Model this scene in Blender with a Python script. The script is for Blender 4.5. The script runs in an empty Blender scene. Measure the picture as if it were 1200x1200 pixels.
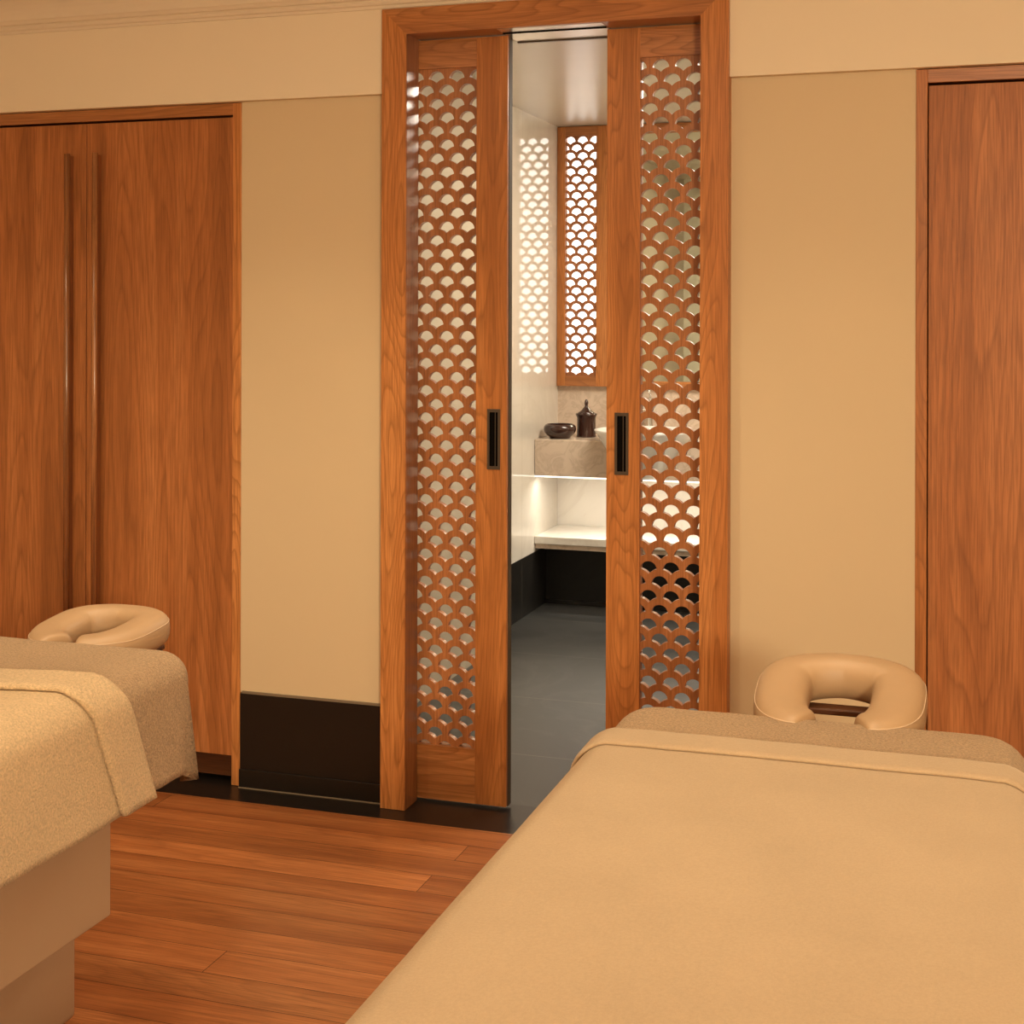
import bpy, bmesh, math, random
from mathutils import Vector, Matrix, noise, geometry

# ------------------------------------------------------------------ camera, world, lights, exposure
sc = bpy.context.scene
COL = sc.collection
sc.view_settings.view_transform = 'Standard'
sc.view_settings.look = 'None'
sc.view_settings.gamma = 1.0
sc.view_settings.exposure = 0.06
sc.view_settings.use_curve_mapping = False

cd = bpy.data.cameras.new('camera')
cam = bpy.data.objects.new('camera', cd)
COL.objects.link(cam)
cam.location = (0, 0, 1.5)
cam.rotation_euler = (math.radians(90), math.radians(-0.14), math.radians(17.9))
cd.sensor_width = 36
cd.lens = 36 * 1668 / 1200
cd.shift_y = -(600 - 370) / 1200
cd.clip_start = 0.02
sc.camera = cam

w = bpy.data.worlds.new('world')
w.use_nodes = True
w.node_tree.nodes['Background'].inputs[0].default_value = (1.0, 0.78, 0.55, 1)
w.node_tree.nodes['Background'].inputs[1].default_value = 0.0
sc.world = w

def light(name, kind, loc, target, energy, color, **kw):
    d = bpy.data.lights.new(name, kind)
    d.energy = energy
    d.color = color
    for k, v in kw.items():
        setattr(d, k, v)
    o = bpy.data.objects.new(name, d)
    COL.objects.link(o)
    o.location = loc
    v = Vector(target) - Vector(loc)
    o.rotation_euler = v.to_track_quat('-Z', 'Y').to_euler()
    return o

WARM = (1.0, 0.86, 0.61)
light('window_lamp', 'AREA', (1.4, -2.0, 1.95), (-1.2, 4.0, 1.2), 125, WARM, shape='RECTANGLE', size=0.5, size_y=0.35)
light('ceiling_fill', 'AREA', (-0.9, 1.3, 2.56), (-0.9, 1.3, 0), 36, WARM, shape='RECTANGLE', size=3.0, size_y=2.4)  # broad soft fill standing in for unseen ceiling fixtures
for x, e in ((-2.9, 44), (-1.97, 42), (-1.2, 40), (-0.45, 28)):
    light('downlight', 'SPOT', (x, 3.05, 2.6), (x, 3.62, 0.0), e, WARM, spot_size=math.radians(78), spot_blend=0.9, shadow_soft_size=0.06)
for x, y, e in ((-1.85, 2.2, 34), (-0.25, 2.35, 34)):
    light('downlight', 'SPOT', (x, y, 2.6), (x, y, 0.0), e, WARM, spot_size=math.radians(70), spot_blend=0.9, shadow_soft_size=0.06)
BATHC = (1.0, 0.90, 0.75)
light('bathroom_fill', 'AREA', (-0.80, 6.05, 2.49), (-1.0, 6.1, 0), 100, BATHC, shape='RECTANGLE', size=0.8, size_y=1.9)  # fill added to lift the dark bathroom, placed out of the mirror's view
for x, y, e in ((-1.35, 4.95, 12), (-1.45, 6.55, 13)):
    light('bathroom_downlight', 'SPOT', (x, y, 2.5), (x, y, 0.0), e, BATHC, spot_size=math.radians(100), spot_blend=1.0, shadow_soft_size=0.04)
light('bench_lamp', 'AREA', (-1.3, 6.97, 0.672), (-1.3, 7.05, 0.0), 5.5, (1.0, 0.95, 0.85), shape='RECTANGLE', size=1.55, size_y=0.02)

# ------------------------------------------------------------------ helpers
def finish(o, kind=None, parent=None):
    COL.objects.link(o)
    if parent is not None:
        o.parent = parent
    if kind:
        o['kind'] = kind
    return o

def obj(name, bm, m, parent=None, kind=None, smooth=False, loc=None, recalc=True):
    me = bpy.data.meshes.new(name)
    if recalc: bmesh.ops.recalc_face_normals(bm, faces=bm.faces)
    bm.to_mesh(me); bm.free()
    me.materials.append(m)
    if smooth:
        for p in me.polygons: p.use_smooth = True
    o = bpy.data.objects.new(name, me)
    if loc: o.location = loc
    return finish(o, kind, parent)

def box(bm, x0, x1, y0, y1, z0, z1, bev=0.0, seg=2):
    vs = bmesh.ops.create_cube(bm, size=1)['verts']
    for v in vs:
        v.co = Vector(((x0 + x1) / 2 + v.co.x * (x1 - x0), (y0 + y1) / 2 + v.co.y * (y1 - y0), (z0 + z1) / 2 + v.co.z * (z1 - z0)))
    if bev > 0:
        es = list({e for v in vs for e in v.link_edges})
        bmesh.ops.bevel(bm, geom=es, offset=bev, segments=seg, affect='EDGES', profile=0.5)
    return bm

def B(x0, x1, y0, y1, z0, z1, bev=0.0, seg=2):
    return box(bmesh.new(), x0, x1, y0, y1, z0, z1, bev, seg)

def lathe(prof, n=48, cx=0, cy=0, cz=0):
    bm = bmesh.new()
    rings = []
    for r, z in prof:
        if r < 1e-5:
            rings.append([bm.verts.new((cx, cy, cz + z))])
        else:
            rings.append([bm.verts.new((cx + r * math.cos(2 * math.pi * i / n), cy + r * math.sin(2 * math.pi * i / n), cz + z)) for i in range(n)])
    for a, b in zip(rings, rings[1:]):
        for i in range(n):
            j = (i + 1) % n
            if len(a) == 1 and len(b) == 1: continue
            if len(a) == 1: bm.faces.new((a[0], b[i], b[j]))
            elif len(b) == 1: bm.faces.new((a[i], b[0], a[j]))
            else: bm.faces.new((a[i], b[i], b[j], a[j]))
    return bm

def tube(bm, pts, r, n=14, ry=None, up=Vector((0, 0, 1)), cap=True, radii=None):
    pts = [Vector(p) for p in pts]
    rings = []
    for i, p in enumerate(pts):
        t = (pts[min(i + 1, len(pts) - 1)] - pts[max(i - 1, 0)]).normalized()
        u = up if abs(t.dot(up)) < 0.95 else Vector((1, 0, 0))
        a = t.cross(u).normalized(); b = a.cross(t).normalized()
        ra, rb = (r, ry or r) if radii is None else radii[i]
        rings.append([bm.verts.new(p + a * ra * math.cos(2 * math.pi * k / n) + b * rb * math.sin(2 * math.pi * k / n)) for k in range(n)])
    for ra_, rb_ in zip(rings, rings[1:]):
        for k in range(n):
            bm.faces.new((ra_[k], ra_[(k + 1) % n], rb_[(k + 1) % n], rb_[k]))
    if cap:
        bm.faces.new(rings[0]); bm.faces.new(rings[-1])
    return bm

def empty(name, loc, label, cat, group=None):
    o = bpy.data.objects.new(name, None)
    o.empty_display_size = 0.1
    COL.objects.link(o)
    o.location = loc
    tag(o, label, cat, group)
    return o

def tag(o, label, cat, group=None):
    o['label'] = label; o['category'] = cat
    if group: o['group'] = group
    return o

# ------------------------------------------------------------------ materials
def newmat(name):
    m = bpy.data.materials.new(name); m.use_nodes = True
    nt = m.node_tree
    return m, nt, nt.nodes['Principled BSDF']

def N(nt, t, **kw):
    n = nt.nodes.new(t)
    for k, v in kw.items():
        if k.startswith('i_'):
            key = k[2:]
            n.inputs[int(key) if key.isdigit() else key.replace('_', ' ')].default_value = v
        else:
            setattr(n, k, v)
    return n

def ramp(nt, stops, interp='LINEAR'):
    n = nt.nodes.new('ShaderNodeValToRGB')
    cr = n.color_ramp; cr.interpolation = interp
    while len(cr.elements) < len(stops): cr.elements.new(0.5)
    for e, (p, c) in zip(cr.elements, stops):
        e.position = p; e.color = (c[0], c[1], c[2], 1) if not isinstance(c, (int, float)) else (c, c, c, 1)
    return n

def plain(name, col, rough=0.5, metal=0.0, spec=0.5, coat=0.0, bump=0.0, bscale=60, ior=None, var=0.04):
    m, nt, p = newmat(name)
    p.inputs['Base Color'].default_value = (*col, 1)
    p.inputs['Roughness'].default_value = rough
    p.inputs['Metallic'].default_value = metal
    p.inputs['Specular IOR Level'].default_value = spec
    p.inputs['Coat Weight'].default_value = coat
    if ior: p.inputs['IOR'].default_value = ior
    tc = N(nt, 'ShaderNodeTexCoord')
    n = N(nt, 'ShaderNodeTexNoise', i_Scale=bscale * 0.05, i_Detail=4.0)
    nt.links.new(tc.outputs['Object'], n.inputs['Vector'])
    mx = N(nt, 'ShaderNodeMix', data_type='RGBA')
    mx.inputs[6].default_value = (*[c * (1 - var) for c in col], 1)
    mx.inputs[7].default_value = (*[min(1, c * (1 + var)) for c in col], 1)
    nt.links.new(n.outputs['Fac'], mx.inputs[0])
    nt.links.new(mx.outputs[2], p.inputs['Base Color'])
    if bump > 0:
        n2 = N(nt, 'ShaderNodeTexNoise', i_Scale=bscale, i_Detail=3.0)
        nt.links.new(tc.outputs['Object'], n2.inputs['Vector'])
        b = N(nt, 'ShaderNodeBump', i_Strength=bump, i_Distance=0.002)
        nt.links.new(n2.outputs['Fac'], b.inputs['Height'])
        nt.links.new(b.outputs['Normal'], p.inputs['Normal'])
    return m

def wood(name, dark, mid, lite, axis='Z', rough=0.38, rings=7.0, sc_a=4.2, sc_l=0.5, coat=0.25, line=0.55, planks=None):
    """Oak: growth-ring contours of a noise stretched along the grain + fine pores."""
    m, nt, p = newmat(name)
    L = nt.links.new
    tc = N(nt, 'ShaderNodeTexCoord')
    oi = N(nt, 'ShaderNodeObjectInfo')
    mul = N(nt, 'ShaderNodeVectorMath', operation='MULTIPLY')
    L(oi.outputs['Random'], mul.inputs[0]); mul.inputs[1].default_value = (37.0, 53.0, 71.0)
    add = N(nt, 'ShaderNodeVectorMath', operation='ADD')
    L(tc.outputs['Object'], add.inputs[0]); L(mul.outputs[0], add.inputs[1])
    vec = add.outputs[0]
    shade = None
    if planks:
        pw, pl = planks
        sep = N(nt, 'ShaderNodeSeparateXYZ'); L(tc.outputs['Object'], sep.inputs[0])
        r = N(nt, 'ShaderNodeMath', operation='DIVIDE'); L(sep.outputs['Y'], r.inputs[0]); r.inputs[1].default_value = pw
        rf = N(nt, 'ShaderNodeMath', operation='FLOOR'); L(r.outputs[0], rf.inputs[0])
        wn = N(nt, 'ShaderNodeTexWhiteNoise', noise_dimensions='1D'); L(rf.outputs[0], wn.inputs['W'])
        xo = N(nt, 'ShaderNodeMath', operation='DIVIDE'); L(sep.outputs['X'], xo.inputs[0]); xo.inputs[1].default_value = pl
        xa = N(nt, 'ShaderNodeMath', operation='ADD'); L(xo.outputs[0], xa.inputs[0]); L(wn.outputs['Value'], xa.inputs[1])
        xf = N(nt, 'ShaderNodeMath', operation='FLOOR'); L(xa.outputs[0], xf.inputs[0])
        cb = N(nt, 'ShaderNodeCombineXYZ'); L(xf.outputs[0], cb.inputs[0]); L(rf.outputs[0], cb.inputs[1])
        wn2 = N(nt, 'ShaderNodeTexWhiteNoise', noise_dimensions='3D'); L(cb.outputs[0], wn2.inputs['Vector'])
        m2 = N(nt, 'ShaderNodeVectorMath', operation='MULTIPLY'); L(wn2.outputs['Color'], m2.inputs[0]); m2.inputs[1].default_value = (9, 9, 9)
        a2 = N(nt, 'ShaderNodeVectorMath', operation='ADD'); L(vec, a2.inputs[0]); L(m2.outputs[0], a2.inputs[1])
        vec = a2.outputs[0]
        shade = wn2.outputs['Value']
        # joint lines
        fy = N(nt, 'ShaderNodeMath', operation='FRACT'); L(r.outputs[0], fy.inputs[0])
        py = N(nt, 'ShaderNodeMath', operation='PINGPONG'); L(fy.outputs[0], py.inputs[0]); py.inputs[1].default_value = 0.5
        fx = N(nt, 'ShaderNodeMath', operation='FRACT'); L(xa.outputs[0], fx.inputs[0])
        px = N(nt, 'ShaderNodeMath', operation='PINGPONG'); L(fx.outputs[0], px.inputs[0]); px.inputs[1].default_value = 0.5
        ly = N(nt, 'ShaderNodeMath', operation='LESS_THAN'); L(py.outputs[0], ly.inputs[0]); ly.inputs[1].default_value = 0.0009 / pw
        lx = N(nt, 'ShaderNodeMath', operation='LESS_THAN'); L(px.outputs[0], lx.inputs[0]); lx.inputs[1].default_value = 0.0009 / pl
        jm = N(nt, 'ShaderNodeMath', operation='MAXIMUM'); L(ly.outputs[0], jm.inputs[0]); L(lx.outputs[0], jm.inputs[1])
    def mapped(a, l):
        s = {'Z': (a, a, l), 'X': (l, a, a), 'Y': (a, l, a)}[axis]
        mp = N(nt, 'ShaderNodeMapping'); mp.inputs['Scale'].default_value = s
        L(vec, mp.inputs['Vector']); return mp.outputs[0]
    n1 = N(nt, 'ShaderNodeTexNoise', i_Scale=1.0, i_Detail=1.0, i_Roughness=0.35, i_Distortion=0.12)
    L(mapped(sc_a, sc_l), n1.inputs['Vector'])
    k = N(nt, 'ShaderNodeMath', operation='MULTIPLY'); L(n1.outputs['Fac'], k.inputs[0]); k.inputs[1].default_value = rings * 4
    wig = N(nt, 'ShaderNodeTexNoise', i_Scale=1.0, i_Detail=2.0)
    L(mapped(60, 6), wig.inputs['Vector'])
    ka = N(nt, 'ShaderNodeMath', operation='MULTIPLY_ADD'); L(wig.outputs['Fac'], ka.inputs[0]); ka.inputs[1].default_value = 0.35; L(k.outputs[0], ka.inputs[2])
    fr = N(nt, 'ShaderNodeMath', operation='FRACT'); L(ka.outputs[0], fr.inputs[0])
    rr = ramp(nt, [(0.0, 0.95), (0.10, 0.5), (0.40, 0.12), (0.88, 0.0), (1.0, 0.95)]); L(fr.outputs[0], rr.inputs[0])
    fine = N(nt, 'ShaderNodeTexNoise', i_Scale=1.0, i_Detail=3.0, i_Roughness=0.6)
    L(mapped(220, 7), fine.inputs['Vector'])
    fr2 = ramp(nt, [(0.32, 1.0), (0.6, 0.0)]); L(fine.outputs['Fac'], fr2.inputs[0])
    broad = N(nt, 'ShaderNodeTexNoise', i_Scale=1.0, i_Detail=2.0)
    L(mapped(14, 0.6), broad.inputs['Vector'])
    br = ramp(nt, [(0.3, dark), (0.5, mid), (0.72, lite)]); L(broad.outputs['Fac'], br.inputs[0])
    mixr = N(nt, 'ShaderNodeMix', data_type='RGBA', blend_type='MIX')
    fm = N(nt, 'ShaderNodeMath', operation='MULTIPLY'); L(rr.outputs[0], fm.inputs[0]); fm.inputs[1].default_value = line
    L(fm.outputs[0], mixr.inputs[0]); L(br.outputs[0], mixr.inputs[6]); mixr.inputs[7].default_value = (*[d * 0.62 for d in dark], 1)
    mixf = N(nt, 'ShaderNodeMix', data_type='RGBA')
    ff = N(nt, 'ShaderNodeMath', operation='MULTIPLY'); L(fr2.outputs[0], ff.inputs[0]); ff.inputs[1].default_value = 0.6
    L(ff.outputs[0], mixf.inputs[0]); L(mixr.outputs[2], mixf.inputs[6]); mixf.inputs[7].default_value = (*[d * 0.6 for d in dark], 1)
    col = mixf.outputs[2]
    if shade is not None:
        hs = N(nt, 'ShaderNodeHueSaturation')
        mr = N(nt, 'ShaderNodeMapRange'); L(shade, mr.inputs[0]); mr.inputs[3].default_value = 0.78; mr.inputs[4].default_value = 1.12
        L(mr.outputs[0], hs.inputs['Value']); L(col, hs.inputs['Color'])
        mj = N(nt, 'ShaderNodeMix', data_type='RGBA'); L(jm.outputs[0], mj.inputs[0]); L(hs.outputs[0], mj.inputs[6]); mj.inputs[7].default_value = (0.03, 0.008, 0.002, 1)
        col = mj.outputs[2]
    L(col, p.inputs['Base Color'])
    p.inputs['Roughness'].default_value = rough
    p.inputs['Coat Weight'].default_value = coat
    p.inputs['Coat Roughness'].default_value = 0.22
    p.inputs['Specular IOR Level'].default_value = 0.32
    b = N(nt, 'ShaderNodeBump', i_Strength=0.25, i_Distance=0.0006, invert=True)
    L(fm.outputs[0], b.inputs['Height']); L(b.outputs['Normal'], p.inputs['Normal'])
    return m

WD, WM, WL = (0.25, 0.088, 0.026), (0.37, 0.135, 0.042), (0.46, 0.185, 0.062)
M_DOORWOOD = wood('oak_veneer', (0.32, 0.108, 0.029), (0.46, 0.158, 0.045), (0.56, 0.21, 0.066), 'Z', sc_a=5.5, sc_l=0.42, rings=6.5, line=0.5, coat=0.04, rough=0.5)
M_OAKZ = wood('oak_upright', (0.41, 0.142, 0.036), (0.55, 0.200, 0.052), (0.67, 0.275, 0.082), 'Z', sc_a=8.5, sc_l=0.9, rings=7, line=0.6, coat=0.12, rough=0.42)
M_OAKX = wood('oak_crosswise', (0.36, 0.128, 0.036), (0.48, 0.18, 0.053), (0.58, 0.24, 0.078), 'X', sc_a=9.0, sc_l=0.9, rings=6, line=0.65, coat=0.5, rough=0.33)
M_LATT = wood('oak_lattice', (0.30, 0.105, 0.036), (0.42, 0.155, 0.053), (0.52, 0.20, 0.07), 'Z', sc_a=9.0, sc_l=1.0, rings=5, line=0.35)
M_GLOSSWOOD = wood('lacquered_oak', WD, WM, WL, 'Z', sc_a=9.0, sc_l=1.0, rings=4, line=0.3, coat=0.5, rough=0.35)
M_FLOOR = wood('floor_boards', (0.29, 0.086, 0.025), (0.41, 0.138, 0.041), (0.52, 0.195, 0.063), 'X', sc_a=7.0, sc_l=0.7, rings=5, line=0.30, rough=0.38, coat=0.2, planks=(0.115, 2.1))
M_KICK = wood('dark_oak', (0.07, 0.02, 0.007), (0.10, 0.032, 0.01), (0.13, 0.04, 0.013), 'X', line=0.3)

M_WALL = plain('beige_wall_panel', (0.65, 0.495, 0.30), 0.75, var=0.012)
M_BAND = plain('cream_paint', (0.81, 0.675, 0.48), 0.8, var=0.012)
M_CEIL = plain('ceiling_paint', (0.76, 0.63, 0.46), 0.85)
M_BLACK = plain('black_stone', (0.012, 0.008, 0.006), 0.28, spec=0.4)
M_GLUE = plain('beige_sealant', (0.20, 0.145, 0.09), 0.6)
M_BRONZE = plain('dark_bronze', (0.085, 0.060, 0.040), 0.36, metal=0.25)
M_RECESS = plain('dark_recess', (0.004, 0.003, 0.002), 0.9, spec=0.05)
M_NICKEL = plain('brushed_nickel', (0.75, 0.70, 0.62), 0.28, metal=1.0)
M_EDGE = plain('dark_edge_strip', (0.075, 0.045, 0.022), 0.6, spec=0.2)
M_CHROME = plain('chrome', (0.85, 0.85, 0.83), 0.07, metal=1.0)
M_CERAMIC = plain('white_ceramic', (0.80, 0.77, 0.71), 0.12)
M_BROWNGLAZE = plain('brown_glaze', (0.040, 0.014, 0.009), 0.22, coat=0.4)
M_BASE = plain('beige_laminate', (0.52, 0.352, 0.212), 0.5)
M_VINYL = plain('tan_vinyl', (0.45, 0.283, 0.150), 0.5, bump=0.12, bscale=500)
M_VINYLS = plain('tan_vinyl_seam', (0.66, 0.47, 0.30), 0.5)
M_MIRROR = plain('mirror_glass', (0.84, 0.85, 0.72), 0.02, metal=1.0)
M_PLASTER = plain('cream_plaster', (0.72, 0.66, 0.53), 0.6)
M_CAB = plain('pad_cover', (0.5, 0.36, 0.23), 0.5)
M_RETURN = plain('cream_lacquer', (0.46, 0.385, 0.285), 0.5)

def marble(name, base, vein, rough, scale=2.2, tiles=None, joint=None, ior=1.5, vs=0.5):
    m, nt, p = newmat(name); L = nt.links.new
    tc = N(nt, 'ShaderNodeTexCoord')
    n = N(nt, 'ShaderNodeTexNoise', i_Scale=scale, i_Detail=8.0, i_Roughness=0.62, i_Distortion=1.4)
    L(tc.outputs['Object'], n.inputs['Vector'])
    r = ramp(nt, [(0.40, 0.0), (0.495, 1.0), (0.53, 0.25), (0.62, 0.0)]); L(n.outputs['Fac'], r.inputs[0])
    k = N(nt, 'ShaderNodeMath', operation='MULTIPLY'); L(r.outputs[0], k.inputs[0]); k.inputs[1].default_value = vs
    mx = N(nt, 'ShaderNodeMix', data_type='RGBA'); L(k.outputs[0], mx.inputs[0])
    mx.inputs[6].default_value = (*base, 1); mx.inputs[7].default_value = (*vein, 1)
    col = mx.outputs[2]
    if tiles:   # {axis: (period, offset)}
        sep = N(nt, 'ShaderNodeSeparateXYZ'); L(tc.outputs['Object'], sep.inputs[0])
        acc = None
        for ax, (per, off, wd) in tiles.items():
            a = N(nt, 'ShaderNodeMath', operation='SUBTRACT'); L(sep.outputs[ax], a.inputs[0]); a.inputs[1].default_value = off - per * 50
            d = N(nt, 'ShaderNodeMath', operation='DIVIDE'); L(a.outputs[0], d.inputs[0]); d.inputs[1].default_value = per
            f = N(nt, 'ShaderNodeMath', operation='FRACT'); L(d.outputs[0], f.inputs[0])
            l = N(nt, 'ShaderNodeMath', operation='LESS_THAN'); L(f.outputs[0], l.inputs[0]); l.inputs[1].default_value = wd / per
            if acc is None: acc = l.outputs[0]
            else:
                mm = N(nt, 'ShaderNodeMath', operation='MAXIMUM'); L(acc, mm.inputs[0]); L(l.outputs[0], mm.inputs[1]); acc = mm.outputs[0]
        mj = N(nt, 'ShaderNodeMix', data_type='RGBA'); L(acc, mj.inputs[0]); L(col, mj.inputs[6]); mj.inputs[7].default_value = (*joint, 1)
        col = mj.outputs[2]
    L(col, p.inputs['Base Color'])
    p.inputs['Roughness'].default_value = rough
    p.inputs['IOR'].default_value = ior
    return m

M_MARBLE = marble('grey_beige_marble', (0.66, 0.53, 0.41), (0.42, 0.31, 0.22), 0.25, scale=9, vs=0.45)
M_WHITEM = marble('white_marble', (0.80, 0.75, 0.66), (0.55, 0.47, 0.38), 0.15, scale=1.5, vs=0.25)
M_BATHWALL = marble('polished_white_marble', (0.68, 0.62, 0.53), (0.5, 0.43, 0.34), 0.045, scale=1.2, vs=0.2,
                    tiles={'Y': (0.9, 6.73, 0.002)}, joint=(0.42, 0.36, 0.28), ior=1.7)
M_BATHCEIL = plain('glossy_ceiling', (0.70, 0.63, 0.53), 0.27, ior=1.6)
M_SLATE = marble('slate_tiles', (0.034, 0.033, 0.030), (0.058, 0.056, 0.051), 0.33, scale=1.4, vs=0.7,
                 tiles={'Y': (0.7, 4.64, 0.007), 'X': (2.4, -2.6, 0.005)}, joint=(0.10, 0.092, 0.075))
M_SLATEWALL = marble('black_wall_tiles', (0.012, 0.0105, 0.009), (0.02, 0.018, 0.014), 0.3, scale=3, vs=0.5,
                     tiles={'Y': (0.6, 6.73, 0.004)}, joint=(0.08, 0.07, 0.055))

def terry(name, col, bump=0.7, scale=330, contrast=0.25, dist=0.004):
    m, nt, p = newmat(name); L = nt.links.new
    tc = N(nt, 'ShaderNodeTexCoord')
    n = N(nt, 'ShaderNodeTexNoise', i_Scale=scale, i_Detail=3.0, i_Roughness=0.7)
    L(tc.outputs['Object'], n.inputs['Vector'])
    n2 = N(nt, 'ShaderNodeTexNoise', i_Scale=7.0, i_Detail=3.0)
    L(tc.outputs['Object'], n2.inputs['Vector'])
    lo = [c * (1 - contrast) for c in col]; hi = [min(1, c * (1 + contrast)) for c in col]
    r = ramp(nt, [(0.3, lo), (0.7, hi)]); L(n.outputs['Fac'], r.inputs[0])
    r2 = ramp(nt, [(0.3, 0.93), (0.7, 1.0)]); L(n2.outputs['Fac'], r2.inputs[0])
    mx = N(nt, 'ShaderNodeMix', data_type='RGBA', blend_type='MULTIPLY'); mx.inputs[0].default_value = 1.0
    L(r.outputs[0], mx.inputs[6]); L(r2.outputs[0], mx.inputs[7])
    L(mx.outputs[2], p.inputs['Base Color'])
    p.inputs['Roughness'].default_value = 0.9
    p.inputs['Specular IOR Level'].default_value = 0.15
    p.inputs['Sheen Weight'].default_value = 0.35
    p.inputs['Sheen Roughness'].default_value = 0.4
    p.inputs['Sheen Tint'].default_value = (1, 0.85, 0.65, 1)
    b = N(nt, 'ShaderNodeBump', i_Strength=bump, i_Distance=dist)
    L(n.outputs['Fac'], b.inputs['Height']); L(b.outputs['Normal'], p.inputs['Normal'])
    return m

M_TERRY = terry('tan_terry', (0.52, 0.33, 0.180), bump=1.0, contrast=0.34, scale=230, dist=0.008)
M_BLANKET = terry('cream_terry', (0.73, 0.515, 0.29), bump=0.9, contrast=0.26, scale=240, dist=0.006)
M_FLEECE = terry('cream_fleece', (0.465, 0.325, 0.195), bump=0.22, contrast=0.06, scale=260)

def emis(name, col, s):
    m, nt, p = newmat(name)
    p.inputs['Base Color'].default_value = (0.8, 0.8, 0.8, 1)
    p.inputs['Emission Color'].default_value = (*col, 1)
    p.inputs['Emission Strength'].default_value = s
    return m
M_DAY = emis('lit_frosted_pane', (1.0, 0.975, 0.90), 2.3)
M_LED = emis('led_strip', (1.0, 0.94, 0.80), 1.6)

# ------------------------------------------------------------------ treatment room shell
RX0, RX1, RY0, TOP = -3.9, 1.7, -2.6, 2.62
obj('floor', B(RX0, RX1, RY0, 3.92, -0.06, 0.0), M_FLOOR, kind='structure')
obj('ceiling', B(RX0, RX1, RY0, 4.3, TOP, TOP + 0.08), M_CEIL, kind='structure')
obj('wall_left', B(RX0 - 0.1, RX0, RY0, 4.3, -0.06, TOP), M_BAND, kind='structure')
obj('wall_right', B(RX1, RX1 + 0.1, RY0, 4.3, -0.06, TOP), M_BAND, kind='structure')
obj('wall_back', B(RX0 - 0.1, RX1 + 0.1, RY0 - 0.1, RY0, -0.06, TOP), M_BAND, kind='structure')
obj('trim_1', B(RX0, RX1, 3.92, 4.16, -0.06, 0.0), M_BLACK, kind='structure')            # black stone border strip

# front wall: lower beige panels, upper cream band, pockets for the sliding doors
OX0, OX1 = -1.631, -0.733
OT = 2.352
def wall_piece(name, x0, x1, z0, z1, y0, y1, m):
    return obj(name, B(x0, x1, y0, y1, z0, z1), m, kind='structure')
wall_piece('wall_front_lower', -2.214, -1.71, 0.3, 2.178, 4.05, 4.085, M_WALL)
wall_piece('wall_front_lower', -0.653, -0.144, 0.3, 2.178, 4.05, 4.085, M_WALL)
wall_piece('wall_front_upper', RX0, -1.71, 2.178, TOP, 4.022, 4.085, M_BAND)
wall_piece('wall_front_upper', -0.653, RX1, 2.178, TOP, 4.022, 4.085, M_BAND)
wall_piece('wall_front_upper', -1.71, -0.653, 2.431, TOP, 4.022, 4.085, M_BAND)
wall_piece('wall_front_rear', RX0, -1.76, 0, TOP, 4.175, 4.225, M_PLASTER)
wall_piece('wall_front_rear', OX1, RX1, 0, TOP, 4.175, 4.225, M_PLASTER)
wall_piece('wall_front_rear', -1.76, OX1, OT + 0.004, TOP, 4.175, 4.225, M_PLASTER)

# black stone skirting with a thin beige capping line
def skirting(x0, x1):
    s = obj('baseboard_front', B(x0, x1, 4.044, 4.085, 0.0, 0.297, 0.001), M_BLACK, kind='structure')
    obj('capping_strip', B(x0 + 0.006, x1, 4.043, 4.05, 0.2975, 0.3045), M_GLUE, s)
    obj('ledge', B(x0, x1, 4.036, 4.0435, 0.0, 0.058, 0.001), M_BLACK, s)
    obj('joint', B(x0, x1, 4.031, 4.0355, 0.0, 0.0025), M_GLUE, s)
skirting(-2.212, -1.711)
skirting(-0.652, -0.147)

# cornice (crown moulding) along the front wall, swept profile
def cornice(name, x0, x1):
    prof = [(4.022, 2.437), (4.016, 2.437), (4.015, 2.446), (4.010, 2.449), (4.007, 2.456), (4.010, 2.463), (4.004, 2.466), (4.000, 2.474), (3.996, 2.478)]
    for i in range(1, 9):
        a = i / 8 * math.pi / 2
        prof.append((3.996 - 0.075 * (1 - math.cos(a)), 2.478 + 0.078 * math.sin(a)))
    prof += [(3.914, 2.558), (3.910, 2.566), (3.900, 2.570), (3.870, 2.590), (3.862, TOP), (4.022, TOP)]
    bm = bmesh.new()
    a = [bm.verts.new((x0, y, z)) for y, z in prof]; b = [bm.verts.new((x1, y, z)) for y, z in prof]
    n = len(prof)
    for i in range(n):
        j = (i + 1) % n
        bm.faces.new((a[i], a[j], b[j], b[i]))
    bm.faces.new(a); bm.faces.new(b[::-1])
    return obj(name, bm, M_CEIL, kind='structure')
cornice('trim_2', RX0, RX1)

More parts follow.
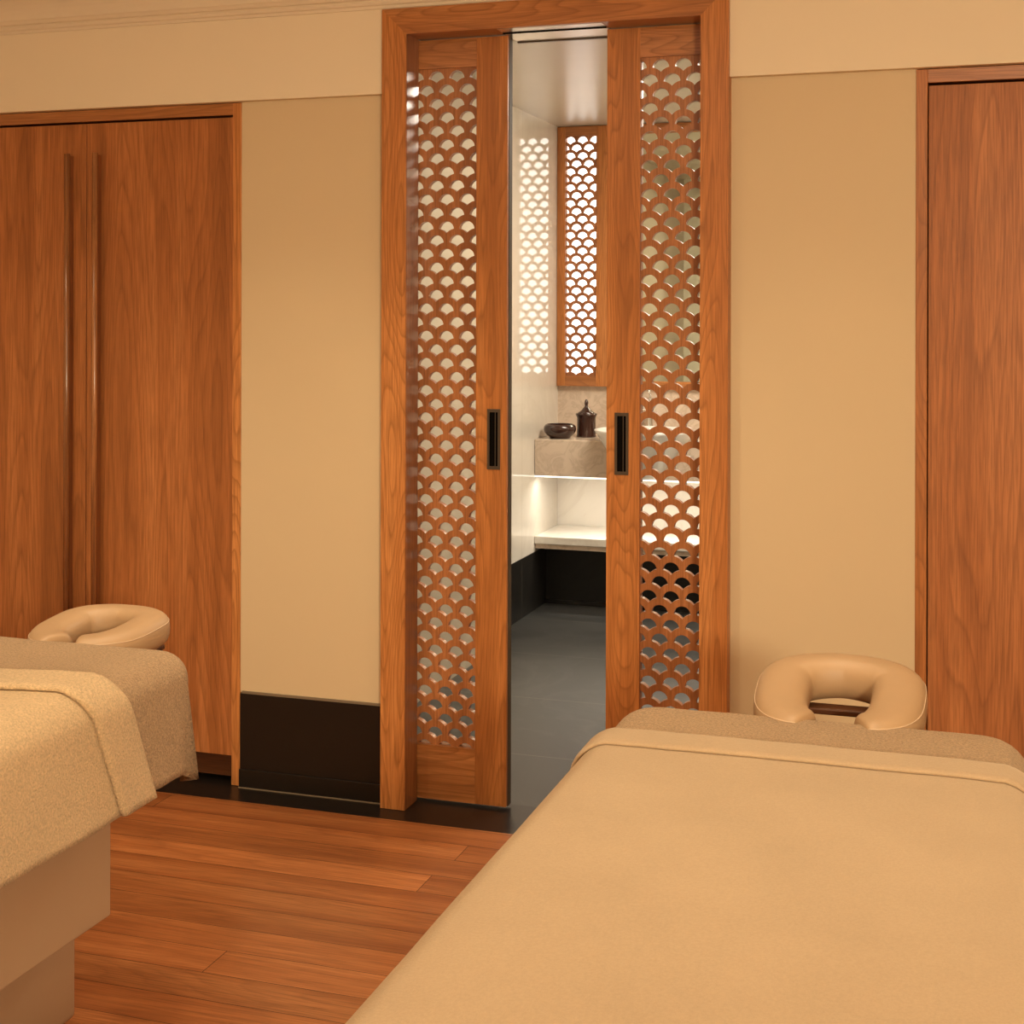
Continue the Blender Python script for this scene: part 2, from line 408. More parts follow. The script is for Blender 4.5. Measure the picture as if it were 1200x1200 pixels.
# ------------------------------------------------------------------ door casing
def casing():
    y0, y1 = 4.0, 4.092
    cx0, cx1, ct = -1.71, -0.653, 2.431
    bm = bmesh.new()
    def prism(poly, ya, yb):
        f = [bm.verts.new((x, ya, z)) for x, z in poly]; g = [bm.verts.new((x, yb, z)) for x, z in poly]
        bm.faces.new(f); bm.faces.new(g[::-1])
        for i in range(len(poly)):
            j = (i + 1) % len(poly); bm.faces.new((f[i], g[i], g[j], f[j]))
    prism([(cx0, 0.001), (OX0, 0.001), (OX0, OT), (cx0, ct)], y0, y1)
    t = obj('trim_3', bm, M_OAKZ, kind='structure')
    bm = bmesh.new(); prism([(OX1, 0.001), (cx1, 0.001), (cx1, ct), (OX1, OT)], y0, y1)
    obj('side_casing', bm, M_OAKZ, t)
    bm = bmesh.new(); prism([(cx0, ct), (OX0, OT), (OX1, OT), (cx1, ct)], y0, y1)
    obj('head_casing', bm, M_OAKX, t)
    # lacquered reveals
    obj('reveal', B(OX0 - 0.012, OX0 + 0.0015, 4.003, 4.100, 0.001, OT), M_GLOSSWOOD, t)
    obj('rear_jamb', B(-1.81, -1.759, 4.168, 4.235, 0.001, OT), M_OAKZ, t)
    obj('rear_jamb', B(OX1 + 0.001, OX1 + 0.05, 4.168, 4.235, 0.001, OT), M_OAKZ, t)
casing()
obj('soffit_board', B(OX0, OX1, 4.0925, 4.168, OT + 0.003, OT + 0.012), M_OAKX, bpy.data.objects['trim_3'])
tr = obj('door_track', B(-1.345, -1.025, 4.012, 4.215, OT - 0.001, OT + 0.0025), M_NICKEL)
tag(tr, 'pale metal sliding door track plate under the oak lintel', 'door track')
obj('groove', B(-1.345, -1.025, 4.066, 4.078, OT - 0.0035, OT - 0.001), M_RECESS, tr)  # near-black strip laid on the plate, painted as a shaded groove
obj('rear_lip', B(-1.345, -1.025, 4.213, 4.225, OT - 0.005, OT + 0.0025), M_BRONZE, tr)

# ------------------------------------------------------------------ lattice with fish-scale openings
def clip(poly, ax, val, keep_greater):
    out = []
    for i in range(len(poly)):
        a, b = poly[i], poly[(i + 1) % len(poly)]
        ia = (a[ax] >= val) == keep_greater; ib = (b[ax] >= val) == keep_greater
        if ia: out.append(a)
        if ia != ib:
            t = (val - a[ax]) / (b[ax] - a[ax])
            out.append((a[0] + t * (b[0] - a[0]), a[1] + t * (b[1] - a[1])))
    return out

def scale_hole(cx, cz, r, wdt, step, tip):
    """fan: circular top, bounded below by the two arcs that rise to the neighbours' rims"""
    R = math.hypot(wdt / 2, step - tip)
    ax, az = wdt / 2, -step
    # intersection of circle(0,0,r) with circle(ax,az,R), right-hand upper
    d = math.hypot(ax, az)
    a = (r * r - R * R + d * d) / (2 * d)
    h = math.sqrt(max(r * r - a * a, 0))
    ux, uz = ax / d, az / d
    p1 = (a * ux - h * uz, a * uz + h * ux); p2 = (a * ux + h * uz, a * uz - h * ux)
    p = p1 if p1[1] > p2[1] else p2
    a0 = math.atan2(p[1], p[0])
    pts = []
    n = 12
    for i in range(n + 1):
        t = a0 + (math.pi - 2 * a0) * i / n
        pts.append((r * math.cos(t), r * math.sin(t)))
    # left arc: centre (-ax, az) from (-p.x,p.z) to (0,-tip)
    b0 = math.atan2(p[1] - az, -p[0] + ax); b1 = math.atan2(-tip - az, ax)
    for i in range(1, 6):
        t = b0 + (b1 - b0) * i / 5
        pts.append((-ax + R * math.cos(t), az + R * math.sin(t)))
    right = [(-x, z) for x, z in pts[n + 1:-1]][::-1]
    pts += right
    return [(cx + x, cz + z) for x, z in pts]

def lattice(name, x0, x1, z0, z1, y, th, cx, cz, m, parent, wdt=0.067, step=0.0422, r=0.0250, tip=0.0125, mg=0.0035, kmax=999):
    polys = []
    def spline(poly):
        q = []
        for pt in poly:
            if not q or math.hypot(pt[0] - q[-1][0], pt[1] - q[-1][1]) > 2e-4: q.append(pt)
        if math.hypot(q[0][0] - q[-1][0], q[0][1] - q[-1][1]) < 2e-4: q.pop()
        if len(q) > 2: polys.append(q)
    spline([(x0, z0), (x1, z0), (x1, z1), (x0, z1)])
    rows = int((z1 - z0) / step) + 6
    for k in range(-3, rows):
        if k > kmax: continue
        z = cz - k * step
        off = 0 if k % 2 == 0 else wdt / 2
        for j in range(-9, 10):
            x = cx + off + j * wdt
            if x < x0 - 0.04 or x > x1 + 0.04: continue
            p = scale_hole(x, z, r, wdt, step, tip)
            for ax, v, g in ((0, x0 + mg, True), (0, x1 - mg, False), (1, z0 + mg, True), (1, z1 - mg, False)):
                if p: p = clip(p, ax, v, g)
            if len(p) < 3: continue
            xs = [q[0] for q in p]; zs = [q[1] for q in p]
            if max(xs) - min(xs) < 0.003 or max(zs) - min(zs) < 0.004: continue
            spline(p)
    S = 100.0
    vs, es, own = [], [], []
    for q in polys:
        n0 = len(vs)
        vs += [Vector((x * S, z * S)) for x, z in q]
        es += [(n0 + i, n0 + (i + 1) % len(q)) for i in range(len(q))]
    vo, eo, fo, _, _, _ = geometry.delaunay_2d_cdt(vs, es, [], 2, 1e-4, True)
    bm = bmesh.new()
    ya, yb = y, y + th
    fr = [bm.verts.new((v.x / S, ya, v.y / S)) for v in vo]
    bk = [bm.verts.new((v.x / S, yb, v.y / S)) for v in vo]
    cnt = {}
    holes = [(min(p[0] for p in q), max(p[0] for p in q), min(p[1] for p in q), max(p[1] for p in q), q) for q in polys[1:]]
    def in_hole(f):
        cxx = sum(vo[i].x for i in f) / len(f) / S; czz = sum(vo[i].y for i in f) / len(f) / S
        for a0, a1, b0, b1, q in holes:
            if a0 < cxx < a1 and b0 < czz < b1:
                ins = False
                for i in range(len(q)):
                    (xa, za), (xb, zb) = q[i - 1], q[i]
                    if (za > czz) != (zb > czz) and cxx < (xb - xa) * (czz - za) / (zb - za) + xa: ins = not ins
                if ins: return True
        return False
    fo = [f for f in fo if not in_hole(f)]
    for f in fo:
        bm.faces.new([fr[i] for i in f]); bm.faces.new([bk[i] for i in reversed(f)])
        for i in range(len(f)):
            k = (f[i], f[(i + 1) % len(f)]); cnt[k] = cnt.get(k, 0) + 1
    for (i, j) in list(cnt):
        if (j, i) not in cnt:
            bm.faces.new((fr[j], fr[i], bk[i], bk[j]))
    return obj(name, bm, m, parent)

def sliding_door(name, x0, x1, hx, pull_z, cx):
    """x0..x1 leaf; hx = which side carries the pull ('r' or 'l')"""
    y0, y1 = 4.105, 4.148
    zb, zt = 0.008, 2.3505
    st = 0.101
    lead0, lead1 = (x1 - st, x1) if hx == 'r' else (x0, x0 + st)
    hid0, hid1 = (x0, x0 + st) if hx == 'r' else (x1 - st, x1)
    d = obj(name, B(lead0, lead1, y0, y1, zb, zt, 0.0012), M_OAKZ, kind='structure')
    obj('stile', B(hid0, hid1, y0, y1, zb, zt, 0.0012), M_OAKZ, d)
    px0, px1 = min(lead1, hid1), max(lead0, hid0)
    obj('top_rail', B(px0, px1, y0 + 0.0006, y1, 2.262, zt), M_OAKX, d)
    obj('bottom_rail', B(px0, px1, y0 + 0.0006, y1, zb, 0.174), M_OAKX, d)
    lattice('lattice_panel', px0 - 0.002, px1 + 0.002, 0.172, 2.264, y0 + 0.009, 0.021, cx, 2.230, M_LATT, d)
    c = (lead0 + lead1) / 2 + (0.008 if hx == 'r' else -0.004)
    ex = lead1 if hx == 'r' else lead0 - 0.0015
    obj('edge_strip', B(ex, ex + 0.0015, y0 + 0.012, y1 - 0.001, zb, zt), M_EDGE, d)  # dark strip added to keep the lamp-lit leading edge dim
    # flush pull: bronze plate; flat near-black slab painted as the cup's shaded hollow
    bm = bmesh.new()
    pw, ph, wl = 0.021, 0.092, 0.0075
    zc = pull_z
    box(bm, c - pw, c + pw, y0 - 0.0022, y0 + 0.001, zc + ph - wl * 1.3, zc + ph)
    box(bm, c - pw, c + pw, y0 - 0.0022, y0 + 0.001, zc - ph, zc - ph + wl * 1.3)
    box(bm, c - pw, c - pw + wl, y0 - 0.0022, y0 + 0.001, zc - ph + wl * 1.3, zc + ph - wl * 1.3)
    box(bm, c + pw - wl, c + pw, y0 - 0.0022, y0 + 0.001, zc - ph + wl * 1.3, zc + ph - wl * 1.3)
    f = obj('flush_pull', bm, M_BRONZE, d)
    f['label'] = 'dark bronze recessed pull'
    bm = bmesh.new()
    box(bm, c - pw + wl, c + pw - wl, y0 - 0.0006, y0 + 0.0002, zc - ph + wl * 1.3, zc + ph - wl * 1.3)
    obj('cup', bm, M_RECESS, f)
    obj('finger_lip', B(c + 0.004, c + 0.006, y0 - 0.0012, y0 - 0.0004, zc - ph + wl * 1.3, zc + ph - wl * 1.3), M_BRONZE, f)
    return d
sliding_door('door_1', -1.842, -1.341, 'r', 1.124, -1.576)
sliding_door('door_2', -1.031, -0.530, 'l', 1.122, -0.871)

# ------------------------------------------------------------------ wardrobes
def wardrobe(x0, doors, handles, label):
    """doors: list of (x0,x1); frame drawn around"""
    t = empty('wardrobe', (x0, 4.05, 0.0), label, 'wardrobe')
    bx = x0
    def L(a): return a - bx
    xa, xb = doors[0][0] - 0.003, doors[-1][1] + 0.003
    fx0, fx1 = xa - 0.030, xb + 0.030
    obj('side_panel', B(L(fx0), L(xa), -0.004, 0.12, 0.001, 2.176, 0.001), M_OAKZ, t)
    obj('side_panel', B(L(xb), L(fx1), -0.004, 0.12, 0.001, 2.176, 0.001), M_OAKZ, t)
    obj('top_rail', B(L(xa), L(xb), -0.003, 0.12, 2.139, 2.176, 0.001), M_OAKX, t)
    obj('back_panel', B(L(xa), L(xb), 0.113, 0.12, 0.02, 2.139), M_RECESS, t)
    obj('kickboard', B(L(xa), L(xb), 0.03, 0.045, 0.018, 0.094), M_KICK, t)
    for (a, b), hx in zip(doors, handles):
        d = obj('door', B(L(a), L(b), 0.004, 0.026, 0.092, 2.132, 0.0012), M_DOORWOOD, t)
        if hx is None: continue
        bm = bmesh.new()
        pts = [(L(hx), -0.026, 0.42), (L(hx), -0.026, 2.031)]
        tube(bm, pts, 0.0095, 20)
        h = obj('handle', bm, M_HANDLE, d, smooth=False)
        for p in h.data.polygons:
            if len(p.vertices) == 4: p.use_smooth = True
        h['label'] = 'long round wooden pull bar'
        obj('fin', B(L(hx) - 0.004, L(hx) + 0.0045, -0.024, 0.0035, 0.425, 2.026), M_FIN, h)  # darker strip behind the bar, standing in for its shadow side
    return t
M_FIN = wood('shaded_fin_oak', (0.20, 0.062, 0.018), (0.26, 0.085, 0.024), (0.32, 0.11, 0.033), 'Z', line=0.3, rough=0.5, coat=0.0)  # darker than the bar: the handle's shade is put into this colour
M_HANDLE = wood('handle_oak', (0.26, 0.10, 0.035), (0.36, 0.14, 0.05), (0.46, 0.19, 0.07), 'Z', line=0.3, rough=0.22, coat=0.9)
wardrobe(-3.40, [(-3.335, -2.793), (-2.790, -2.247)], [-2.846, -2.739], 'wide built-in oak wardrobe with two long wooden bar handles, at the left')
wardrobe(-0.146, [(-0.113, 0.480), (0.483, 1.076)], [None, 0.53], 'built-in oak wardrobe with a plain tall door, at the right edge')
wall_piece('wall_front_side', RX0, -3.37, 0.0, 2.178, 4.05, 4.085, M_WALL)
wall_piece('wall_front_side', 1.11, RX1, 0.0, 2.178, 4.05, 4.085, M_WALL)

# ------------------------------------------------------------------ bathroom
BX0, BX1, BY1, BT = -2.12, -0.15, 7.37, 2.516
obj('floor_bathroom', B(BX0, BX1, 4.16, BY1, -0.06, -0.0005), M_SLATE, kind='structure')
obj('ceiling_bathroom', B(BX0, BX1, 4.225, BY1, BT, BT + 0.05), M_BATHCEIL, kind='structure')
obj('wall_bathroom_left', B(BX0 - 0.1, BX0, 4.225, BY1, 0.296, BT), M_BATHWALL, kind='structure')
obj('baseboard_bathroom_left', B(BX0 - 0.1, BX0 + 0.0005, 6.0, BY1, 0.0, 0.296), M_SLATEWALL, kind='structure')
obj('wall_bathroom_partition', B(BX0, -2.04, 4.225, 5.95, 0.0, BT), M_RETURN, kind='structure')
obj('wall_bathroom_right', B(BX1, BX1 + 0.1, 4.225, BY1, 0.0, BT), M_BATHWALL, kind='structure')
wy = BY1
# back wall: marble splashback above counter, white marble below; opening for the lattice window
WX0, WX1, WZ0, WZ1 = -2.118, -1.841, 1.125, 2.512
bm = B(BX0, BX1, wy, wy + 0.1, 0.686, WZ0)
box(bm, WX1, BX1, wy, wy + 0.1, WZ0, BT)
obj('wall_bathroom_back', bm, M_MARBLE, kind='structure')
obj('wall_bathroom_back_lower', B(BX0, BX1, wy, wy + 0.1, 0.0, 0.686), M_WHITEM, kind='structure')
# window
wn = obj('window_1', B(WX0, -2.072, wy - 0.03, wy + 0.02, WZ0, WZ1, 0.001), M_OAKZ, kind='structure')
obj('window_frame', B(-1.902, WX1, wy - 0.03, wy + 0.02, WZ0, WZ1, 0.001), M_OAKZ, wn)
obj('window_frame', B(-2.072, -1.902, wy - 0.03, wy + 0.02, WZ0, 1.179), M_OAKX, wn)
obj('window_frame', B(-2.072, -1.902, wy - 0.03, wy + 0.02, 2.463, WZ1), M_OAKX, wn)
lattice('lattice_panel', -2.074, -1.900, 1.177, 2.465, wy - 0.022, 0.014, -2.0135 + 0.03375, 1.1985 + 0.0425 * 29, M_LATT, wn, wdt=0.0675, step=0.0425, r=0.0277, tip=0.0140, mg=0.002, kmax=29)
obj('pane', B(-2.09, -1.885, wy + 0.012, wy + 0.018, 1.14, 2.50), M_DAY, wn)

# mirror beside the window
mr = empty('wall_mirror', (-1.835, wy, 1.125), 'large oak-framed mirror on the bathroom wall beside the lattice window', 'mirror')
obj('mirror_glass', B(0.0, 1.1, -0.022, -0.012, 0.03, 1.35), M_MIRROR, mr)
obj('frame_rail', B(0.0, 1.1, -0.03, 0, 0.0, 0.032, 0.001), M_OAKX, mr)
obj('frame_rail', B(0.0, 1.1, -0.03, 0, 1.335, 1.387, 0.001), M_OAKX, mr)
obj('backing_board', B(0.0, 1.1, -0.011, 0, 0.033, 1.334), M_KICK, mr)

# vanity counter, cantilevered
vc = empty('vanity_counter', (BX0, 6.94, 0.686), 'thick grey-beige marble vanity counter below the lattice window', 'counter')
obj('counter_slab', B(0.001, 1.95, 0.0, 0.43, 0.0, 0.185, 0.004, 3), M_MARBLE, vc)
ls = obj('light_strip', B(BX0 + 0.002, BX1 - 0.03, 6.942, 6.95, 0.679, 0.6855), M_LED)
tag(ls, 'glowing thin light strip under the marble counter front', 'light strip')

bs = empty('marble_bench', (BX0, 6.94, 0.29), 'low white marble bench shelf with lit back wall, under the counter', 'shelf')
obj('bench_slab', B(0.001, 1.95, 0.0, 0.426, 0.048, 0.088, 0.004, 3), M_WHITEM, bs)
obj('under_slab', B(0.002, 1.95, 0.012, 0.425, 0.024, 0.048), M_MARBLE, bs)
obj('front_panel', B(0.002, 1.95, 0.20, 0.22, -0.27, 0.0235), M_SLATEWALL, bs)
obj('plinth', B(0.002, 1.95, 0.185, 0.2, -0.29, -0.27), M_SLATEWALL, bs)

# ceramic basin
bp = [(0.0, 0.0), (0.085, 0.0), (0.100, 0.012), (0.135, 0.06), (0.185, 0.13), (0.225, 0.195), (0.246, 0.228), (0.252, 0.238), (0.250, 0.243), (0.243, 0.240), (0.225, 0.205), (0.18, 0.135), (0.12, 0.065), (0.06, 0.038), (0.0, 0.034)]
bs_ = empty('wash_basin', (-1.56, 6.995, 0.688), 'white conical ceramic basin set in the marble counter', 'basin')
obj('bowl', lathe(bp, 64), M_CERAMIC, bs_, smooth=True)
obj('drain', lathe([(0, 0.042), (0.022, 0.042), (0.024, 0.038), (0.0, 0.0375)], 24), M_CHROME, bs_, smooth=True)

# basin mixer
fa = empty('tap', (-1.60, 7.31, 0.871), 'tall chrome tap standing behind the white basin', 'tap')
bm = lathe([(0, 0), (0.026, 0), (0.026, 0.006), (0.018, 0.01), (0.018, 0.20), (0.0, 0.20)], 24)
obj('body', bm, M_CHROME, fa, smooth=True)
bm = bmesh.new(); tube(bm, [(0, 0, 0.165), (0, -0.05, 0.172), (0, -0.11, 0.172), (0, -0.128, 0.163), (0, -0.134, 0.145)], 0.011, 16)
obj('spout', bm, M_CHROME, fa, smooth=True)
bm = bmesh.new(); tube(bm, [(0, 0, 0.2), (0, 0, 0.215), (0.002, -0.01, 0.228), (0.004, -0.05, 0.24)], 0.007, 12)
obj('lever', bm, M_CHROME, fa, smooth=True)

# bowl and lidded jar on the counter
bw = [(0, 0.0), (0.052, 0.0), (0.055, 0.006), (0.068, 0.016), (0.080, 0.032), (0.084, 0.046), (0.082, 0.060), (0.074, 0.070), (0.069, 0.072), (0.067, 0.069), (0.073, 0.058), (0.074, 0.045), (0.066, 0.025), (0.03, 0.014), (0, 0.012)]
o = obj('bowl', lathe(bw, 56), M_BROWNGLAZE, smooth=True, loc=(-2.015, 7.045, 0.8715))
tag(o, 'squat dark brown glazed bowl with inward rim on the marble counter', 'bowl')
jr = empty('lidded_jar', (-1.905, 7.16, 0.8715), 'dark brown ceramic jar with pointed knob lid on the counter', 'jar')
jp = [(0, 0), (0.050, 0), (0.052, 0.004), (0.050, 0.010), (0.0485, 0.05), (0.0485, 0.100), (0.053, 0.110), (0.056, 0.116), (0.055, 0.122), (0.050, 0.122), (0.046, 0.116), (0, 0.116)]
obj('body', lathe(jp, 48), M_BROWNGLAZE, jr, smooth=True)
lp = [(0, 0.1165), (0.044, 0.1165), (0.046, 0.124), (0.034, 0.132), (0.024, 0.140), (0.016, 0.150), (0.010, 0.157), (0.0075, 0.163), (0.0095, 0.170), (0.0105, 0.178), (0.0085, 0.187), (0.0045, 0.193), (0, 0.195)]
obj('lid', lathe(lp, 48), M_BROWNGLAZE, jr, smooth=True)

# ------------------------------------------------------------------ massage tables
def outline(x0, x1, y0, y1, rc, inset, nx=26, ny=70, nc=9):
    """rounded rectangle points (ccw) with outward normals"""
    x0 += inset; x1 -= inset; y0 += inset; y1 -= inset
    rc = max(rc - inset, 0.002)
    out = []
    cs = [((x1 - rc, y0 + rc), -90), ((x1 - rc, y1 - rc), 0), ((x0 + rc, y1 - rc), 90), ((x0 + rc, y0 + rc), 180)]
    cnt = [ny, nx, ny, nx]
    for q in range(4):
        (cx, cy), a0 = cs[q]
        for i in range(nc + 1):
            a = math.radians(a0 + 90 * i / nc)
            out.append((cx + rc * math.cos(a), cy + rc * math.sin(a), math.cos(a), math.sin(a)))
        (nx_, ny_), b0 = cs[(q + 1) % 4]
        a = math.radians(a0 + 90)
        sx, sy = cx + rc * math.cos(a), cy + rc * math.sin(a)
        ex, ey = nx_ + rc * math.cos(a), ny_ + rc * math.sin(a)
        for i in range(1, cnt[q]):
            t = i / cnt[q]
            out.append((sx + (ex - sx) * t, sy + (ey - sy) * t, math.cos(a), math.sin(a)))
    return out

def drape(x0, x1, y0, y1, zt, rc, er, drop, seed, amp=0.012, flare=0.01, off=0.0, wrinkle=0.0015, corner=0.0):
    """cloth over a padded table: top, rounded edge, hanging skirt"""
    bm = bmesh.new()
    x0 -= off; x1 += off; y0 -= off; y1 += off; zt += off; rc += off; er += off * 0.7; drop += off
    hw = (x1 - x0) / 2
    insets = []
    steps = [1.0, 0.93, 0.8, 0.62, 0.45, 0.3, 0.18]
    for s in steps:
        insets.append((max(er + (hw - er) * s - 0.004, er), zt, -1))
    for i in range(1, 9):
        a = i / 8 * math.pi / 2
        insets.append((er * (1 - math.sin(a)), zt - er * (1 - math.cos(a)), 0))
    nd = 14
    for i in range(1, nd + 1):
        insets.append((0.0, zt - er - (drop - er) * i / nd, i / nd))
    rings = []
    for ins, z, dfrac in insets:
        ring = []
        pts = outline(x0, x1, y0, y1, rc, ins)
        for (x, y, nx, ny) in pts:
            zz = z
            if dfrac <= 0:
                zz += wrinkle * noise.noise(Vector((x * 5 + seed, y * 4, seed))) + wrinkle * 0.6 * noise.noise(Vector((x * 14, y * 9 + seed, 3)))
                o_ = 0
            else:
                s = x * 1.0 + y
                wv = noise.noise(Vector((x * 6.0 + seed, y * 6.0, 0.3 * dfrac + seed))) + 0.5 * noise.noise(Vector((x * 17 + seed, y * 17, seed * 2)))
                cf = 4 * abs(nx * ny)       # 1 in the corners, 0 along the sides
                o_ = dfrac * (flare + amp * wv + corner * cf * math.cos(16 * math.atan2(ny, nx)))
                zz += 0.006 * dfrac * noise.noise(Vector((x * 3, y * 3 + seed, 5))) - corner * cf * dfrac * (1 if y > (y0 + y1) / 2 else 0)
            ring.append(bm.verts.new((x + nx * o_, y + ny * o_, zz)))
        rings.append(ring)
    n = len(rings[0])
    bm.faces.new(rings[0])
    for a, b in zip(rings, rings[1:]):
        for i in range(n):
            j = (i + 1) % n
            bm.faces.new((a[i], b[i], b[j], a[j]))
    return bm

def cut(bm, y, clear_high, soften=0.006, depth=0.005):
    """cut the cloth straight across at y and roll the cut edge down onto what it lies on"""
    sgn = 1 if clear_high else -1
    for k in (0.018, 0.009, 0.004, 0.0015):
        g = list(bm.verts) + list(bm.edges) + list(bm.faces)
        bmesh.ops.bisect_plane(bm, geom=g, plane_co=(0, y - sgn * k, 0), plane_no=(0, 1, 0))
    g = list(bm.verts) + list(bm.edges) + list(bm.faces)
    bmesh.ops.bisect_plane(bm, geom=g, plane_co=(0, y, 0), plane_no=(0, 1, 0), clear_outer=clear_high, clear_inner=not clear_high)
    bm.normal_update()
    for v in bm.verts:
        d = abs(v.co.y - y)
        if d < 0.0125:
            f = 1 - math.sqrt(max(0, 1 - (1 - d / 0.0125) ** 2))
            v.co -= v.normal * depth * f

def cloth(name, bm, m, th, parent=None, loc=None):
    o = obj(name, bm, m, parent, smooth=True, loc=loc, recalc=False)
    md = o.modifiers.new('thickness', 'SOLIDIFY'); md.thickness = th; md.offset = -1
    return o

def headrest_parts(t, cx, y0, zc, sc_, curl, pitch):
    """crescent cushion open towards the table; y0 = front tips"""
    # centre line of the U
    pts, rad = [], []
    W = 0.100
    ln = [(-0.050 + curl, -0.014), (-0.068 + curl, -0.006), (-0.090 + curl * 0.5, 0.018), (-0.103, 0.065), (-0.106, 0.12)]
    arc = []
    for i in range(0, 17):
        a = math.pi - math.pi * i / 16
        arc.append((0.106 * math.cos(a) * (1 - 0.10 * math.sin(a) ** 6), 0.155 + 0.082 * abs(math.sin(a)) ** 0.8))
    path = ln + arc + [(-x, y) for x, y in ln[::-1]]
    # resample smooth
    P = [Vector((x * sc_, y * sc_, 0)) for x, y in path]
    for _ in range(2):
        Q = [P[0]]
        for a, b in zip(P, P[1:]):
            Q += [a * 0.75 + b * 0.25, a * 0.25 + b * 0.75]
        Q.append(P[-1]); P = Q
    tot = len(P)
    bm = bmesh.new()
    n = 28
    rings = []
    for i, p in enumerate(P):
        tv = (P[min(i + 1, tot - 1)] - P[max(i - 1, 0)]).normalized()
        side = Vector((tv.y, -tv.x, 0))
        u = i / (tot - 1)
        e = min(u, 1 - u)
        f = min(1.0, 0.30 + math.sqrt(max(0, 1 - (1 - min(e / 0.05, 1)) ** 2)) * 0.7)
        if i in (0, tot - 1): f = 0.12
        back = max(0, 1 - abs(u - 0.5) / 0.2)
        ra = sc_ * (0.050 - 0.006 * back) * f; rb = sc_ * (0.042 - 0.002 * back) * (0.5 + 0.5 * f)
        ring = []
        for k in range(n):
            a = 2 * math.pi * k / n
            ca, sa = math.cos(a), math.sin(a)
            ex = 0.68
            x_ = ra * math.copysign(abs(ca) ** ex, ca); z_ = rb * math.copysign(abs(sa) ** 0.8, sa)
            ring.append(bm.verts.new(p + side * x_ + Vector((0, 0, z_ + pitch * (p.y - 0.21) ))))
        rings.append(ring)
    for a, b in zip(rings, rings[1:]):
        for k in range(n):
            bm.faces.new((a[k], a[(k + 1) % n], b[(k + 1) % n], b[k]))
    bm.faces.new(rings[0]); bm.faces.new(rings[-1])
    for v in bm.verts: v.co += Vector((cx, y0 + 0.012, zc))
    c = obj('face_cushion', bm, M_VINYL, t, smooth=True)
    c['label'] = 'crescent shaped tan vinyl face cushion'
    # piped seam along the outer shoulder of both arms
    for sgn in (0, 1):
        line = []
        rng = range(2, int(tot * 0.40)) if sgn == 0 else range(tot - 3, int(tot * 0.60), -1)
        for i in rng:
            p = P[i]; tv = (P[min(i + 1, tot - 1)] - P[max(i - 1, 0)]).normalized(); side = Vector((tv.y, -tv.x, 0))
            if (side.x > 0) != (p.x > 0): side = -side
            u = i / (tot - 1); e = min(u, 1 - u)
            f = min(1.0, 0.30 + math.sqrt(max(0, 1 - (1 - min(e / 0.05, 1)) ** 2)) * 0.7)
            back = max(0, 1 - abs(u - 0.5) / 0.2)
            ra = sc_ * (0.050 - 0.006 * back) * f; rb = sc_ * (0.042 - 0.002 * back) * (0.5 + 0.5 * f)
            a = math.radians(24 + 26 * max(0, 1 - e / 0.12))
            line.append(p + side * (ra * math.cos(a) ** 0.68 + 0.0) + Vector((cx, y0 + 0.012, zc + rb * math.sin(a) ** 0.8 + 0.0 + pitch * (p.y - 0.21))))
        bm = bmesh.new(); tube(bm, line, 0.0010, 6)
        obj('seam', bm, M_VINYLS, c)
    # support plate and rods
    bm = bmesh.new()
    box(bm, cx - 0.11, cx + 0.11, y0 + 0.175, y0 + 0.215, zc - 0.054, zc - 0.042, 0.003)
    box(bm, cx - 0.115, cx - 0.075, y0 + 0.02, y0 + 0.2, zc - 0.054, zc - 0.042, 0.003)
    box(bm, cx + 0.075, cx + 0.115, y0 + 0.02, y0 + 0.2, zc - 0.054, zc - 0.042, 0.003)
    obj('support_plate', bm, M_KICK, t)
    for s in (-1, 1):
        bm = bmesh.new()
        tube(bm, [(cx + s * 0.085, y0 - 0.14, zc - 0.085), (cx + s * 0.085, y0 + 0.02, zc - 0.085), (cx + s * 0.09, y0 + 0.06, zc - 0.052)], 0.008, 12)
        obj('bracket', bm, M_BRONZE, t)

def table(x0, x1, yh, yf, label, hy, hz, hdx, hsc, curl, pitch):
    cx = (x0 + x1) / 2; cy = (yh + yf) / 2
    t = empty('massage_table', (cx, cy, 0.0), label, 'massage table', 'massage tables')
    hx = (x1 - x0) / 2; hl = (yh - yf) / 2
    # padded top
    bm = B(-hx + 0.012, hx - 0.012, -hl + 0.012, hl - 0.012, 0.68, 0.782, 0.045, 5)
    obj('mattress', bm, M_CAB, t, smooth=True)
    obj('bed_frame', B(-hx + 0.05, hx - 0.05, -hl + 0.06, hl - 0.06, 0.60, 0.68, 0.004), M_BASE, t)
    obj('base_cabinet', B(-hx + 0.15, hx - 0.15, -hl + 0.13, hl - 0.105, 0.257, 0.60, 0.004), M_BASE, t)
    obj('pedestal', B(-hx + 0.245, hx - 0.245, -hl + 0.25, hl - 0.085, 0.022, 0.257, 0.014, 4), M_BASE, t)
    obj('foot_plate', B(-hx + 0.27, hx - 0.27, -hl + 0.27, hl - 0.11, 0.0, 0.022), M_RECESS, t)
    headrest_parts(t, hdx, hy - cy, hz, hsc, curl, pitch)
    return t, cx, cy

def skew(bm, xc, kx, kz, zt):
    """pull the blanket's head edge askew: slanted across the top and further along down the side"""
    for v in bm.verts:
        wgt = min(1, max(0, (v.co.y - 1.2) / 0.8))
        v.co.y += wgt * (kx * (v.co.x - xc) + kz * max(0, zt - v.co.z))
    return bm

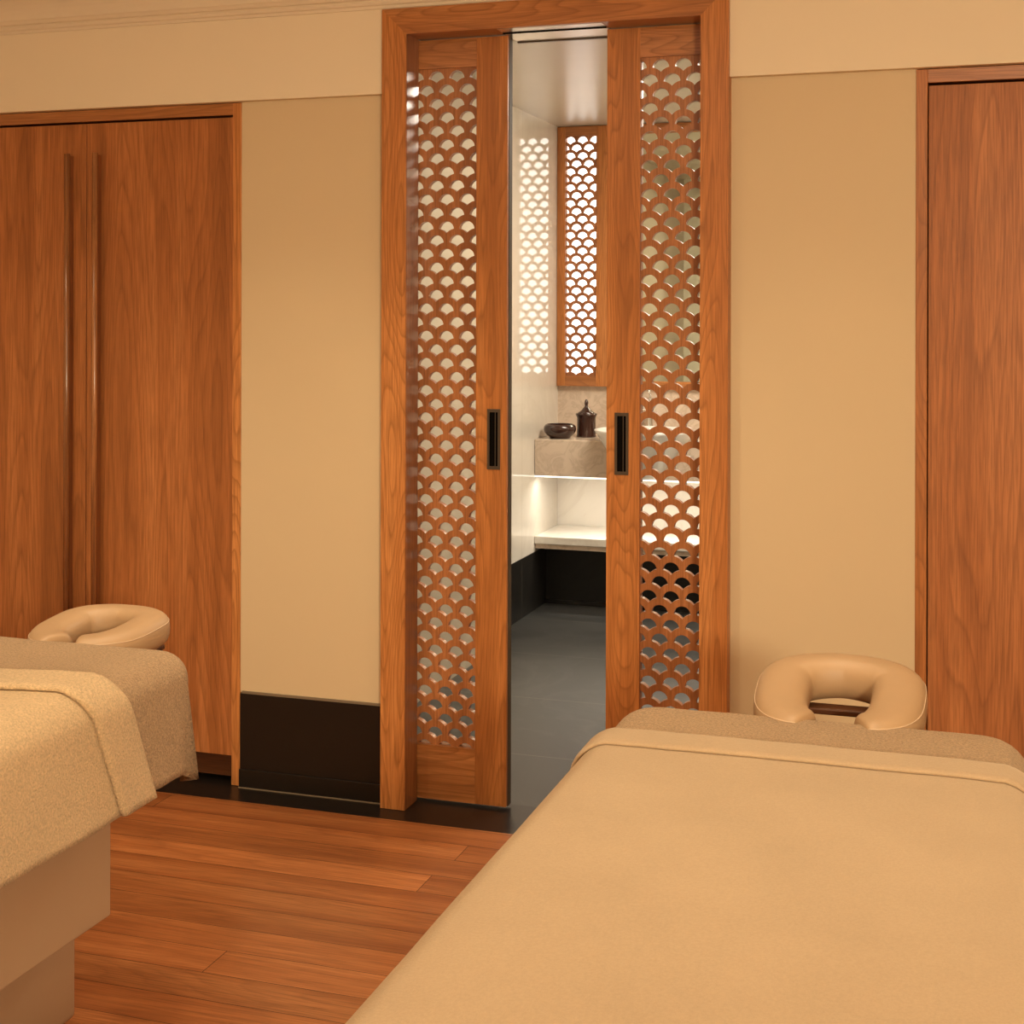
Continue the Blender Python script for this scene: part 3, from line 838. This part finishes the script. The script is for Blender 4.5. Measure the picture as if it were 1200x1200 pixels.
# left table
LX0, LX1, LH, LF, ZT = -2.262, -1.543, 2.655, 0.75, 0.800
table(LX0, LX1, LH, LF, 'beige pedestal massage table partly out of frame at the left', LH - 0.025, 0.792, 0.045, 0.9, 0.022, 0.10)
a = drape(LX0, LX1, LF, LH, ZT, 0.075, 0.060, 0.238, 1.3, amp=0.009, flare=0.006, corner=0.018)
c = cloth('terry_cover', a, M_TERRY, 0.006)
tag(c, 'tan terry cover hanging from the head of the left massage table', 'table cover', 'terry covers on the massage tables')
b = drape(LX0, LX1, LF, LH + 0.7, ZT, 0.075, 0.062, 0.245, 4.1, amp=0.006, flare=0.006, off=0.011)
cut(b, 2.246, True, depth=0.008); skew(b, -1.95, 0.2, 0.4, ZT)
bl = cloth('blanket', b, M_BLANKET, 0.008)
tag(bl, 'cream terry blanket with a wide folded edge, on the left massage table', 'blanket', 'blankets on the massage tables')
d = drape(LX0, LX1, LF, LH + 0.7, ZT, 0.075, 0.064, 0.243, 4.1, amp=0.006, flare=0.006, off=0.024)
cut(d, 2.262, True, depth=0.012); cut(d, 2.143, False, depth=0.010); skew(d, -1.95, 0.2, 0.4, ZT)
cloth('folded_edge', d, M_BLANKET, 0.011, bl)

# right table
RX_0, RX_1, RH, RF = -0.608, 0.095, 2.56, 0.60
table(RX_0, RX_1, RH, RF, 'massage table in the right foreground with its face cushion towards the door', RH - 0.045, 0.815, 0.03, 0.98, 0.004, 0.20)
a = drape(RX_0, RX_1, RF, RH, ZT, 0.085, 0.060, 0.250, 7.7, amp=0.012, flare=0.01, corner=0.01)
c = cloth('terry_cover', a, M_TERRY, 0.006)
tag(c, 'tan terry cover showing as a narrow strip at the head of the right table', 'table cover', 'terry covers on the massage tables')
b = drape(RX_0, RX_1, RF, RH + 0.7, ZT, 0.085, 0.062, 0.262, 9.2, amp=0.008, flare=0.008, off=0.009)
cut(b, 2.30, True, depth=0.008)
br_ = cloth('blanket', b, M_FLEECE, 0.008)
tag(br_, 'smooth cream blanket filling the right foreground on the right massage table', 'blanket', 'blankets on the massage tables')
d = drape(RX_0, RX_1, RF, RH + 0.7, ZT, 0.085, 0.064, 0.260, 9.2, amp=0.008, flare=0.008, off=0.017)
cut(d, 2.317, True, depth=0.008); cut(d, 2.232, False, depth=0.006)
cloth('folded_edge', d, M_FLEECE, 0.008, br_)
